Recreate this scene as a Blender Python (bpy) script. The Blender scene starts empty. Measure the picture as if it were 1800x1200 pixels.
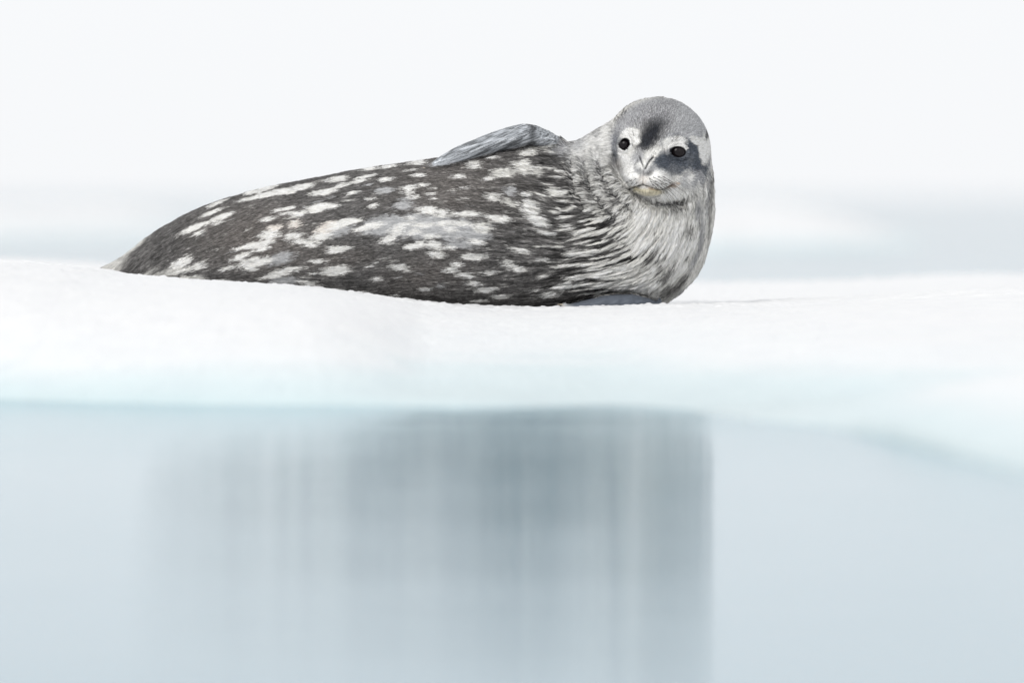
import bpy, math, random
import numpy as np
from mathutils import Vector, kdtree

# ------------------------------------------------------------------ scene, camera, sky, sun, exposure
scene = bpy.context.scene
col = scene.collection
rng = np.random.default_rng(7)
random.seed(7)

FPX = 12500.0          # focal length in photograph pixels (1800 wide)
DIST = 25.0            # camera to seal
CAM_H = 0.583          # camera height above the water
HORIZON = 345.0        # photograph row of the horizon

cam_data = bpy.data.cameras.new('camera')
cam_data.sensor_width = 36.0
cam_data.lens = FPX / 1800.0 * 36.0
cam_data.clip_start = 0.5
cam_data.clip_end = 30000.0
cam_data.dof.use_dof = True
cam_data.dof.focus_distance = 24.72
cam_data.dof.aperture_fstop = 1.5
cam_data.dof.aperture_blades = 9
cam = bpy.data.objects.new('camera', cam_data)
cam.location = (0, -DIST, CAM_H)
cam.rotation_euler = (math.radians(90) - math.atan((600 - HORIZON) / FPX), 0, 0)
col.objects.link(cam)
scene.camera = cam

SUN_EL, SUN_AZ = 33.0, -30.0     # degrees; azimuth measured from behind the camera towards the left
world = bpy.data.worlds.new('World')
scene.world = world
world.use_nodes = True
nt = world.node_tree
nt.nodes.clear()
w_out = nt.nodes.new('ShaderNodeOutputWorld')
w_bg = nt.nodes.new('ShaderNodeBackground')
w_sky = nt.nodes.new('ShaderNodeTexSky')
w_sky.sky_type = 'NISHITA'
w_sky.sun_disc = False
w_sky.sun_elevation = math.radians(SUN_EL)
w_sky.sun_rotation = math.radians(180 + SUN_AZ)
w_sky.air_density = 1.0
w_sky.dust_density = 4.0
w_hsv = nt.nodes.new('ShaderNodeHueSaturation')
w_hsv.inputs['Saturation'].default_value = 0.10
w_mix = nt.nodes.new('ShaderNodeMixRGB')          # thick even cloud over most of the sky's own gradient
w_mix.inputs['Fac'].default_value = 0.90
w_mix.inputs['Color2'].default_value = (8.95, 9.08, 9.25, 1)
nt.links.new(w_sky.outputs[0], w_hsv.inputs['Color'])
nt.links.new(w_hsv.outputs[0], w_mix.inputs['Color1'])
nt.links.new(w_mix.outputs[0], w_bg.inputs['Color'])
w_bg.inputs['Strength'].default_value = 0.10
nt.links.new(w_bg.outputs[0], w_out.inputs['Surface'])

sun_d = bpy.data.lights.new('sun', 'SUN')
sun_d.energy = 1.5
sun_d.angle = math.radians(30)
sun_d.color = (1.0, 0.97, 0.93)
sun = bpy.data.objects.new('sun', sun_d)
el, az = math.radians(SUN_EL), math.radians(SUN_AZ)
sdir = Vector((math.sin(az) * math.cos(el), -math.cos(az) * math.cos(el), math.sin(el)))
sun.rotation_euler = sdir.to_track_quat('Z', 'Y').to_euler()
sun.location = sdir * 50
col.objects.link(sun)

scene.view_settings.view_transform = 'Standard'
scene.view_settings.look = 'None'
scene.view_settings.gamma = 1.0
scene.view_settings.exposure = 0.2
scene.view_settings.use_curve_mapping = False
scene.render.engine = 'CYCLES'

# ------------------------------------------------------------------ helpers
def tag(o, label=None, cat=None, group=None, kind=None):
    if label: o['label'] = label
    if cat: o['category'] = cat
    if group: o['group'] = group
    if kind: o['kind'] = kind
    return o

def mesh_obj(name, verts, faces, mat=None, parent=None, smooth=True):
    verts = np.asarray(verts, dtype=np.float32)
    faces = np.asarray(faces, dtype=np.int32)
    n = faces.shape[1]
    me = bpy.data.meshes.new(name)
    me.vertices.add(len(verts))
    me.vertices.foreach_set('co', verts.ravel())
    me.loops.add(faces.size)
    me.loops.foreach_set('vertex_index', faces.ravel())
    me.polygons.add(len(faces))
    me.polygons.foreach_set('loop_start', np.arange(0, faces.size, n, dtype=np.int32))
    me.polygons.foreach_set('use_smooth', np.full(len(faces), smooth, dtype=bool))
    me.update(calc_edges=True)
    me.validate()
    o = bpy.data.objects.new(name, me)
    if mat: me.materials.append(mat)
    if parent: o.parent = parent
    col.objects.link(o)
    return o

_tab = rng.random((64, 64, 64)).astype(np.float32)
def vnoise(p):
    """smooth value noise 0..1, p (n,3)"""
    p = np.asarray(p, dtype=np.float32)
    i = np.floor(p).astype(np.int32)
    f = p - i
    f = f * f * (3 - 2 * f)
    i &= 63
    j = (i + 1) & 63
    x0, y0, z0 = i.T
    x1, y1, z1 = j.T
    fx, fy, fz = f.T
    a = _tab[x0, y0, z0] * (1 - fx) + _tab[x1, y0, z0] * fx
    b = _tab[x0, y1, z0] * (1 - fx) + _tab[x1, y1, z0] * fx
    c = _tab[x0, y0, z1] * (1 - fx) + _tab[x1, y0, z1] * fx
    d = _tab[x0, y1, z1] * (1 - fx) + _tab[x1, y1, z1] * fx
    return (a * (1 - fy) + b * fy) * (1 - fz) + (c * (1 - fy) + d * fy) * fz

def fbm(p, octaves=4):
    s, a, t = 0.0, 1.0, 0.0
    for k in range(octaves):
        s = s + a * vnoise(p * (2.03 ** k) + 17.3 * k)
        t += a
        a *= 0.5
    return s / t

def sstep(a, b, x):
    t = np.clip((x - a) / (b - a), 0, 1)
    return t * t * (3 - 2 * t)

def sinterp(x, xs, ys):
    """smooth (Catmull-Rom / pchip-like) interpolation"""
    xs = np.asarray(xs, float); ys = np.asarray(ys, float)
    dx = np.diff(xs); s = np.diff(ys) / dx
    m = np.empty_like(ys)
    m[0], m[-1] = s[0], s[-1]
    m[1:-1] = (s[:-1] * dx[1:] + s[1:] * dx[:-1]) / (dx[:-1] + dx[1:])
    k = np.clip(np.searchsorted(xs, x) - 1, 0, len(dx) - 1)
    t = np.clip((x - xs[k]) / dx[k], 0, 1)
    h = dx[k]
    return ((1 + 2 * t) * (1 - t) ** 2 * ys[k] + t * (1 - t) ** 2 * h * m[k]
            + t * t * (3 - 2 * t) * ys[k + 1] + t * t * (t - 1) * h * m[k + 1])

# ------------------------------------------------------------------ materials of the setting
def new_mat(name):
    m = bpy.data.materials.new(name)
    m.use_nodes = True
    n = m.node_tree.nodes
    return m, m.node_tree, n['Principled BSDF']

def snow_material():
    m, t, b = new_mat('snow_and_ice')
    geo = t.nodes.new('ShaderNodeNewGeometry')
    sep = t.nodes.new('ShaderNodeSeparateXYZ')
    t.links.new(geo.outputs['Position'], sep.inputs[0])
    nz = t.nodes.new('ShaderNodeTexNoise'); nz.inputs['Scale'].default_value = 1.6; nz.inputs['Detail'].default_value = 5
    mp = t.nodes.new('ShaderNodeMapping'); mp.inputs['Scale'].default_value = (0.6, 1.2, 1)
    t.links.new(geo.outputs['Position'], mp.inputs[0]); t.links.new(mp.outputs[0], nz.inputs['Vector'])
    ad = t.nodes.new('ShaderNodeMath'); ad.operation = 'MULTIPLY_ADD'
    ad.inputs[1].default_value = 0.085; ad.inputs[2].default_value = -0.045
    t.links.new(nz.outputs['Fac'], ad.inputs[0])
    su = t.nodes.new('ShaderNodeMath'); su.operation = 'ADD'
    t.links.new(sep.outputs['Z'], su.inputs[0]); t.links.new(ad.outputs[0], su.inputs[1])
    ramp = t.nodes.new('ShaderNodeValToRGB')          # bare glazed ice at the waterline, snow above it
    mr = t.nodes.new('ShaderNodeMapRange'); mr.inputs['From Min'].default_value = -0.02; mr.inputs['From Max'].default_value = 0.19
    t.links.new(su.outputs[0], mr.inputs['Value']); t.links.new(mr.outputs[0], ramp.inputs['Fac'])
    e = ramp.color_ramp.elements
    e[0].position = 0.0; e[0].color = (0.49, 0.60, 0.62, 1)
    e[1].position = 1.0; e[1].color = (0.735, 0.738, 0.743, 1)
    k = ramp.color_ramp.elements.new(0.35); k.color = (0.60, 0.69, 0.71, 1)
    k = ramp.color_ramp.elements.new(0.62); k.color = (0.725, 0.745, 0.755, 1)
    n2 = t.nodes.new('ShaderNodeTexNoise'); n2.inputs['Scale'].default_value = 9; n2.inputs['Detail'].default_value = 6
    t.links.new(geo.outputs['Position'], n2.inputs['Vector'])
    mx = t.nodes.new('ShaderNodeMixRGB'); mx.blend_type = 'MULTIPLY'; mx.inputs['Fac'].default_value = 1
    r2 = t.nodes.new('ShaderNodeValToRGB'); r2.color_ramp.elements[0].color = (0.95, 0.955, 0.965, 1); r2.color_ramp.elements[0].position = 0.3
    r2.color_ramp.elements[1].position = 0.6
    t.links.new(n2.outputs['Fac'], r2.inputs['Fac'])
    t.links.new(ramp.outputs[0], mx.inputs['Color1']); t.links.new(r2.outputs[0], mx.inputs['Color2'])
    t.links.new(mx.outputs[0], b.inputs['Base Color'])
    rr = t.nodes.new('ShaderNodeMapRange'); rr.inputs['To Min'].default_value = 0.25; rr.inputs['To Max'].default_value = 0.75
    t.links.new(mr.outputs[0], rr.inputs['Value']); t.links.new(rr.outputs[0], b.inputs['Roughness'])
    b.inputs['Subsurface Weight'].default_value = 0.0
    n3 = t.nodes.new('ShaderNodeTexNoise'); n3.inputs['Scale'].default_value = 60; n3.inputs['Detail'].default_value = 5
    t.links.new(geo.outputs['Position'], n3.inputs['Vector'])
    bp = t.nodes.new('ShaderNodeBump'); bp.inputs['Strength'].default_value = 0.35; bp.inputs['Distance'].default_value = 0.006
    t.links.new(n3.outputs['Fac'], bp.inputs['Height']); t.links.new(bp.outputs[0], b.inputs['Normal'])
    return m

def water_material():
    m, t, b = new_mat('sea_water')
    b.inputs['Base Color'].default_value = (0.008, 0.17, 0.26, 1)
    b.inputs['Roughness'].default_value = 0.085
    b.inputs['IOR'].default_value = 1.333
    geo = t.nodes.new('ShaderNodeNewGeometry')
    hs = []
    for sc, amp in (((0.22, 1.1, 1), 1.0), ((0.8, 4.5, 1), 0.40), ((2.6, 14.0, 1), 0.16)):
        mp = t.nodes.new('ShaderNodeMapping'); mp.inputs['Scale'].default_value = sc
        nz = t.nodes.new('ShaderNodeTexNoise'); nz.inputs['Scale'].default_value = 1.0; nz.inputs['Detail'].default_value = 2
        mu = t.nodes.new('ShaderNodeMath'); mu.operation = 'MULTIPLY'; mu.inputs[1].default_value = amp
        t.links.new(geo.outputs['Position'], mp.inputs[0]); t.links.new(mp.outputs[0], nz.inputs['Vector'])
        t.links.new(nz.outputs['Fac'], mu.inputs[0]); hs.append(mu)
    a1 = t.nodes.new('ShaderNodeMath'); a2 = t.nodes.new('ShaderNodeMath')
    t.links.new(hs[0].outputs[0], a1.inputs[0]); t.links.new(hs[1].outputs[0], a1.inputs[1])
    t.links.new(a1.outputs[0], a2.inputs[0]); t.links.new(hs[2].outputs[0], a2.inputs[1])
    bp = t.nodes.new('ShaderNodeBump'); bp.inputs['Strength'].default_value = 1.0; bp.inputs['Distance'].default_value = 0.010
    t.links.new(a2.outputs[0], bp.inputs['Height']); t.links.new(bp.outputs[0], b.inputs['Normal'])
    return m

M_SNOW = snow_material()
M_WATER = water_material()

# ------------------------------------------------------------------ water, ice
def grid_mesh(name, xs, ys, zfun, mat, parent=None):
    X, Y = np.meshgrid(xs, ys, indexing='ij')
    Z = zfun(X, Y)
    v = np.stack([X, Y, Z], -1).reshape(-1, 3)
    nx, ny = len(xs), len(ys)
    i = np.arange(nx * ny).reshape(nx, ny)
    f = np.stack([i[:-1, :-1], i[1:, :-1], i[1:, 1:], i[:-1, 1:]], -1).reshape(-1, 4)
    return mesh_obj(name, v, f, mat, parent)

wx = np.concatenate([-np.geomspace(4000, 6, 12), np.linspace(-5, 5, 11), np.geomspace(6, 4000, 12)])
wy = np.concatenate([np.linspace(-40, 40, 17), np.geomspace(60, 12000, 20)])
water = grid_mesh('water', wx, wy, lambda X, Y: 0 * X, M_WATER)
tag(water, 'calm pale blue sea water reflecting the white sky', kind='structure')

SNOW_PX = [-500, 0, 100, 175, 220, 320, 440, 540, 600, 680, 780, 880, 990, 1100, 1180, 1300, 1400, 1500, 1650, 1800, 2300]
SNOW_PY = [447, 458, 464, 471, 479, 490, 497, 503, 509, 521, 533, 540, 538.5, 535.5, 533, 531, 528, 524, 516, 507, 500]
EDGE_PX = [-600, 0, 400, 800, 1150, 1250, 1400, 1500, 1620, 1800, 2300]
EDGE_PY = [688, 702, 712, 716, 722, 735, 750, 760, 785, 835, 940]

def floe_height(X, Y):
    px0 = X * FPX / (DIST + np.clip(Y, -12, 3)) + 900
    px_s = X / 0.002 + 900
    zl = CAM_H - (sinterp(px_s, SNOW_PX, SNOW_PY) - HORIZON) * 0.002 * (24.7 / 25)
    # shoreline: distance in front of the seal for this lateral position
    e_x, e_y = [], []
    for a, b in zip(EDGE_PX, EDGE_PY):
        d = CAM_H * FPX / (b - HORIZON)
        e_x.append((a - 900) / FPX * d); e_y.append(d - DIST)
    o = np.argsort(e_x)
    ye = sinterp(X, np.array(e_x)[o], np.array(e_y)[o])
    wob = fbm(np.stack([X * 0.9, Y * 0.5, 0 * X + 3.1], -1).reshape(-1, 3), 4).reshape(X.shape) - 0.5
    ye = ye + wob * 0.55
    s = np.clip((-Y - 0.30) / (-ye - 0.30), 0, 3)
    prof = 1 - np.clip(s, 0, 1) ** (1.3 + 3.0 * sstep(760, 540, px0))
    flat = sstep(0.7, 1.8, X)
    prof = prof * (1 - flat) + flat * np.maximum((1 - np.clip(s, 0, 1)) ** 1.35, 0.02)
    z = zl * prof
    z = z + 0.075 * np.exp(-((X - 1.32) / 0.42) ** 2 - ((Y + 7.6) / 0.75) ** 2)
    z = z - sstep(0.97, 1.12, s) * 0.30
    z = z - 0.07 * np.exp(-((X - 1.15) / 0.75) ** 2 - ((Y + 5.5) / 0.6) ** 2)
    # behind the seal: a shallow tray, then the far side of the floe falls to the sea
    back = np.clip(Y - 0.2, 0, 30)
    zb = 0.205 + 0.10 * sstep(-0.9, -2.4, X) + 0.035 * sstep(1.0, 3.5, X)
    tb = sstep(0.0, 1.2, back)
    z = np.where(Y > -0.3, zl * (1 - tb) + zb * tb, z)
    dip = sstep(-0.26, -0.08, Y) * (1 - sstep(0.3, 0.9, Y)) * (1 - sstep(0.60, 1.0, X))
    z = z - 0.028 * dip
    yb = 6.8 + 1.6 * sstep(0, 4, X) + wob * 2.0 + 1.5 * sstep(-1, -6, X)
    z = z - sstep(0.0, 1.6, Y - yb) * 0.6
    # soft drifts and small crumbs
    n1 = fbm(np.stack([X * 1.1, Y * 0.9, 0 * X], -1).reshape(-1, 3), 3).reshape(X.shape) - 0.5
    n2 = fbm(np.stack([X * 16, Y * 16, 0 * X + 9], -1).reshape(-1, 3), 4).reshape(X.shape) - 0.5
    n3 = vnoise(np.stack([X * 75, Y * 75, 0 * X + 5], -1).reshape(-1, 3)).reshape(X.shape)
    n4 = vnoise(np.stack([X * 38, Y * 38, 0 * X + 15], -1).reshape(-1, 3)).reshape(X.shape)
    near = np.exp(-(Y / 1.2) ** 2)
    z = z + n1 * 0.05 * (1 - 0.75 * near) + n2 * 0.007 + (n3 - 0.5) * 0.0035 + np.clip(n4 - 0.62, 0, 1) * 0.018
    return z

def graded(segs):
    out = []
    for a, b, n in segs:
        out.append(np.linspace(a, b, n, endpoint=False))
    out.append(np.array([segs[-1][1]]))
    return np.concatenate(out)

fx = graded([(-16, -4, 40), (-4, -1.7, 60), (-1.7, 1.0, 280), (1.0, 4, 90), (4, 16, 40)])
fy = graded([(-12, -6, 50), (-6, -0.7, 140), (-0.7, 0.1, 110), (0.1, 1.0, 30), (1.0, 11, 60)])
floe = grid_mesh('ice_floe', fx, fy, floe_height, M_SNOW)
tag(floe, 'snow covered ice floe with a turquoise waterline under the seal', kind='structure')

def far_floe(px_l, px_r, py_water, top, label, seed, depth=6.0, lobes=1.0):
    d = CAM_H * FPX / (py_water - HORIZON)
    x0, x1 = (px_l - 900) / FPX * d, (px_r - 900) / FPX * d
    cx, hx = (x0 + x1) / 2, (x1 - x0) / 2
    xs = np.linspace(-1.04, 1.04, 90); ys = np.linspace(-1.04, 1.04, 50)
    X, Y = np.meshgrid(xs, ys, indexing='ij')
    th = np.arctan2(Y, X)
    wob = fbm(np.stack([np.cos(th) * 1.7 + seed, np.sin(th) * 1.7, 0 * X], -1).reshape(-1, 3), 3).reshape(X.shape) - 0.5
    r = np.sqrt(X ** 2 + Y ** 2) / (0.97 + 0.3 * wob)
    n = fbm(np.stack([X * 3 + seed * 3, Y * 3, 0 * X + seed], -1).reshape(-1, 3), 4).reshape(X.shape)
    Z = top * (1 - sstep(0.55, 1.0, r)) * (0.72 + 0.5 * n) - 0.25 * sstep(0.98, 1.05, r)
    v = np.stack([X * hx, Y * depth, Z], -1).reshape(-1, 3)
    i = np.arange(X.size).reshape(X.shape)
    f = np.stack([i[:-1, :-1], i[1:, :-1], i[1:, 1:], i[:-1, 1:]], -1).reshape(-1, 4)
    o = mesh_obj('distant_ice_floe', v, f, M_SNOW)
    o.location = (cx, d - DIST + depth, 0)
    return tag(o, label, 'ice floe', 'ice floes drifting behind the seal')

far_floe(700, 1712, 440, 0.46, 'low rounded white ice floe drifting behind the head of the seal', 2.0, 9.0)
far_floe(-1200, 330, 426, 0.40, 'long flat ice floe far behind the tail of the seal', 8.0, 25.0)

# ------------------------------------------------------------------ the seal: an implicit surface
# modelling units: photograph pixels (2 mm each); X right, Y away from the camera, Z up (= -row)
def ell(p, c, r, ang=0.0):
    q = p - np.array(c, dtype=np.float32)
    if ang:
        ca, sa = math.cos(math.radians(ang)), math.sin(math.radians(ang))
        q = np.stack([q[:, 0] * ca + q[:, 2] * sa, q[:, 1], -q[:, 0] * sa + q[:, 2] * ca], -1)
    r = np.array(r, dtype=np.float32)
    k0 = np.linalg.norm(q / r, axis=1)
    k1 = np.linalg.norm(q / (r * r), axis=1) + 1e-6
    return k0 * (k0 - 1) / k1

def smin(a, b, k):
    h = np.clip(0.5 + 0.5 * (b - a) / k, 0, 1)
    return b * (1 - h) + a * h - k * h * (1 - h)

def smax(a, b, k):
    return -smin(-a, -b, k)

S_X = np.array([40, 80, 120, 175, 215, 260, 310, 360, 400, 450, 520, 600, 680, 760, 820, 880, 930, 980, 1030, 1080, 1125], float)
S_T = np.array([524, 510, 494, 470, 447, 413, 383, 360, 346, 332, 317, 302, 289, 278, 268, 257, 251, 250, 258, 272, 300], float)
S_B = np.array([545, 546, 548, 550, 551, 553, 554, 555, 556, 556, 556, 557, 557, 557, 556, 556, 555, 554, 552, 546, 530], float)
S_Y = np.array([95, 85, 75, 62, 54, 46, 39, 33, 28, 22, 16, 10, 5, 2, 0, 0, 0, 0, 0, 0, 0], float)
S_W = np.array([26, 34, 42, 54, 64, 80, 96, 108, 116, 124, 132, 140, 146, 150, 152, 150, 146, 140, 135, 130, 112], float)

def body_sweep(p):
    x = np.clip(p[:, 0], S_X[0], S_X[-1])
    t, b = -sinterp(x, S_X, S_T), -sinterp(x, S_X, S_B)
    yc, w = sinterp(x, S_X, S_Y), sinterp(x, S_X, S_W)
    zc, hz = (t + b) / 2, np.maximum((t - b) / 2, 4)
    q = np.stack([(p[:, 1] - yc), (p[:, 2] - zc)], -1)
    r = np.stack([w, hz], -1)
    k0 = np.linalg.norm(q / r, axis=1); k1 = np.linalg.norm(q / (r * r), axis=1) + 1e-6
    d = k0 * (k0 - 1) / k1
    ex = np.maximum(S_X[0] - p[:, 0], p[:, 0] - S_X[-1])
    return np.maximum(d, ex)

def chain(p, pts, kk):
    """tapered flat blade: list of (x, y, z, ry, rz)"""
    best = None
    for a, b in zip(pts[:-1], pts[1:]):
        A, B = np.array(a[:3], float), np.array(b[:3], float)
        ab = B - A
        t = np.clip(((p - A) @ ab) / (ab @ ab), 0, 1)
        q = p - (A + t[:, None] * ab)
        ry = a[3] + (b[3] - a[3]) * t; rz = a[4] + (b[4] - a[4]) * t
        rx = rz
        r = np.stack([rx, ry, rz], -1)
        k0 = np.linalg.norm(q / r, axis=1); k1 = np.linalg.norm(q / (r * r), axis=1) + 1e-6
        d = k0 * (k0 - 1) / k1
        best = d if best is None else smin(best, d, kk)
    return best

UP_FLIP = [(990, 0, -272, 30, 18), (962, -20, -252, 34, 17), (930, -30, -238, 36, 16), (900, -36, -243, 36, 17), (860, -40, -256, 36, 17),
           (815, -44, -273, 36, 15.5), (782, -48, -287, 30, 11), (758, -52, -298, 18, 5)]
LO_FLIP = [(1150, -60, -530, 30, 12), (1120, -98, -530, 34, 15), (1080, -112, -531, 36, 16), (1040, -116, -533, 32, 12), (1010, -116, -535, 22, 7), (990, -116, -536, 12, 4)]
def resample(pts, m=3):
    a = np.array(pts, float); t = np.arange(len(a)); tt = np.linspace(0, len(a) - 1, (len(a) - 1) * m + 1)
    return [tuple(r) for r in np.stack([sinterp(tt, t, a[:, k]) for k in range(5)], -1)]
UP_FLIP = resample(UP_FLIP); LO_FLIP = resample(LO_FLIP, 2)
HIND = [[(60, 92, -536, 16, 12), (20, 100, -538, 26, 9), (-25, 108, -542, 34, 5)], [(60, 98, -532, 16, 12), (15, 135, -532, 26, 9), (-25, 165, -538, 32, 5)]]

def poly_d2(p, pts):
    """squared distance, seen from the front, to a polyline of photograph points"""
    best = np.full(len(p), 1e9, dtype=np.float32)
    x, z = p[:, 0], -p[:, 2]
    for (ax, ay), (bx, by) in zip(pts[:-1], pts[1:]):
        dx, dy = bx - ax, by - ay
        t = np.clip(((x - ax) * dx + (z - ay) * dy) / (dx * dx + dy * dy + 1e-9), 0, 1)
        best = np.minimum(best, (x - ax - t * dx) ** 2 + (z - ay - t * dy) ** 2)
    return best

FOLDS = [  # neck folds: (points, width, depth)
    ([(1079, 276), (1081, 292), (1089, 312), (1106, 335), (1126, 350), (1160, 358), (1196, 356)], 6.0, 10.0),
    ([(1050, 268), (1051, 288), (1062, 320), (1086, 350), (1112, 372)], 8.0, 9.0),
    ([(1027, 282), (1029, 300), (1034, 322), (1054, 358), (1080, 384)], 7.5, 8.0),
    ([(1005, 290), (1006, 305), (1012, 335), (1026, 365)], 7.0, 6.0),
    ([(1196, 356), (1222, 345), (1240, 325)], 8.0, 4.0),
    ([(1000, 529), (1060, 513), (1110, 511), (1150, 525)], 5.0, 9.0),
]
MOUTH = [(1105, 333), (1113, 329), (1127, 325), (1140, 329), (1152, 333.5), (1164, 333), (1173, 328), (1178, 325)]
NOSTRIL_L = [(1121, 276), (1124, 285), (1127.5, 294)]
NOSTRIL_R = [(1145, 277), (1138, 284), (1133.5, 291), (1131, 297)]
PHILTRUM = [(1128.5, 297), (1127, 310), (1127, 325)]
CHIN_LINE = [(1106, 334), (1118, 343), (1138, 349), (1156, 345)]
EYES = [(1097, 255, 8.6, 10.4, 0), (1188, 268, 13.6, 9.2, -8)]

def sdf_parts(p):
    d_all = body_sweep(p)
    m = np.nonzero(p[:, 0] > 860)[0]
    d_all += 2.5
    if len(m):
        d_all[m] = head_parts(p[m], d_all[m] - 2.5)
    return d_all

def head_parts(p, d):
    d = smin(d, ell(p, (1118, 0, -402), (132, 140, 142)), 40)
    d = smin(d, ell(p, (1146, -8, -330), (103, 118, 105)), 50)
    head = ell(p, (1155, -28, -264), (95, 118, 94))
    d = smin(d, head, 26)
    d = smin(d, ell(p, (1068, 22, -292), (62, 92, 62)), 46)          # nape
    d = smin(d, ell(p, (1134, -112, -300), (46, 76, 40)), 24)        # muzzle
    d = smin(d, ell(p, (1200, -70, -318), (46, 70, 50)), 30)         # cheek
    d = d + 2.5
    d = smin(d, ell(p, (1110, -158, -312), (21, 26, 18)), 9)         # whisker pads
    d = smin(d, ell(p, (1149, -158, -314), (27, 30, 19)), 9)
    d = smin(d, ell(p, (1129, -180, -294), (15, 14, 13)), 8)         # nose
    d = smin(d, ell(p, (1134, -150, -335), (28, 30, 11)), 7)         # chin
    d = smin(d, ell(p, (1104, -112, -241), (17, 12, 9), 10), 12)     # brows
    d = smin(d, ell(p, (1184, -122, -253), (22, 12, 8), -8), 12)
    return d

_eye_y = {}
def flipper_d(p):
    a = chain(p, UP_FLIP, 10)
    b = chain(p, LO_FLIP, 10)
    return a, b

def sdf(p, detail=True):
    p = np.asarray(p, dtype=np.float32)
    d = sdf_parts(p)
    x = p[:, 0]
    m = np.nonzero((x > 690) & (x < 1220))[0]
    if len(m):
        fa, fb = flipper_d(p[m])
        d[m] = smin(smin(d[m], fa, 7), fb, 6)
    m = np.nonzero(x < 170)[0]
    if len(m):
        q = d[m]
        for h in HIND:
            q = smin(q, chain(p[m], h, 8), 10)
        d[m] = q
    if detail:
        m = np.nonzero((x > 970) & (p[:, 1] < 45))[0]
        if len(m):
            d[m] += relief(p[m])
    return d

def relief(p):
    """folds, mouth, nostrils and eye openings cut into the surface"""
    d = np.zeros(len(p), dtype=np.float32)
    front = sstep(40, -20, p[:, 1])
    for pts, w, dep in FOLDS:
        d = d + dep * np.exp(-poly_d2(p, pts) / (w * w)) * front
    f2 = sstep(-70, -110, p[:, 1])
    m = np.nonzero(f2 > 0)[0]
    if len(m):
        q_ = p[m]
        e = (3.6 * np.exp(-poly_d2(q_, MOUTH) / 4.4) + 4.6 * np.exp(-poly_d2(q_, NOSTRIL_L) / 3.2) + 5.0 * np.exp(-poly_d2(q_, NOSTRIL_R) / 4.0)
             + 2.0 * np.exp(-poly_d2(q_, PHILTRUM) / 3.2) + 2.0 * np.exp(-poly_d2(q_, CHIN_LINE) / 5.0))
        for (ex, ey, rx, ry, an) in EYES:
            ca, sa = math.cos(math.radians(an)), math.sin(math.radians(an))
            u = ((q_[:, 0] - ex) * ca + (-q_[:, 2] - ey) * -sa) / rx
            v = ((q_[:, 0] - ex) * sa + (-q_[:, 2] - ey) * ca) / ry
            q = np.sqrt(u * u + v * v)
            e = e + 7.0 * (1 - sstep(0.75, 1.08, q)) - 2.2 * np.exp(-((q - 1.28) / 0.2) ** 2) + 1.2 * np.exp(-((q - 1.75) / 0.25) ** 2)
        d[m] += f2[m] * e
    return d

def front_y(X, Z, detail=False):
    """depth of the front surface at photograph column X, row Z"""
    ys = np.arange(-260, 120, 1.0, dtype=np.float32)
    p = np.stack([np.full_like(ys, X), ys, np.full_like(ys, -Z)], -1)
    f = sdf(p, detail)
    k = np.argmax(f < 0)
    return float(ys[k]) if f[k] < 0 else 0.0

def grad(p, fun, f0, e=0.8):
    g = np.empty_like(p)
    for k in range(3):
        o = np.zeros(3, dtype=np.float32); o[k] = e
        g[:, k] = (fun(p + o) - f0) / e
    return g

VOX = 3.0
lo = np.array([-72, -228, -588], dtype=np.float32)
n4 = np.array([114, 37, 36])                      # coarse cells of 12 units
nn = n4 * 4
def axis_pts(k, n, step): return lo[k] + (np.arange(n) + 0.0) * step
cx, cy, cz = [axis_pts(k, n4[k], VOX * 4) + VOX * 1.5 for k in range(3)]
P = np.stack(np.meshgrid(cx, cy, cz, indexing='ij'), -1).reshape(-1, 3).astype(np.float32)
fc = sdf(P, False).reshape(n4)
act = np.abs(fc) < 34
F = np.repeat(np.repeat(np.repeat(fc, 4, 0), 4, 1), 4, 2).astype(np.float32)
A = np.repeat(np.repeat(np.repeat(act, 4, 0), 4, 1), 4, 2)
idx = np.argwhere(A)
pts = lo + idx.astype(np.float32) * VOX
vals = np.empty(len(pts), dtype=np.float32)
for s in range(0, len(pts), 400000):
    vals[s:s + 400000] = sdf(pts[s:s + 400000])
F[A] = vals

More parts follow.
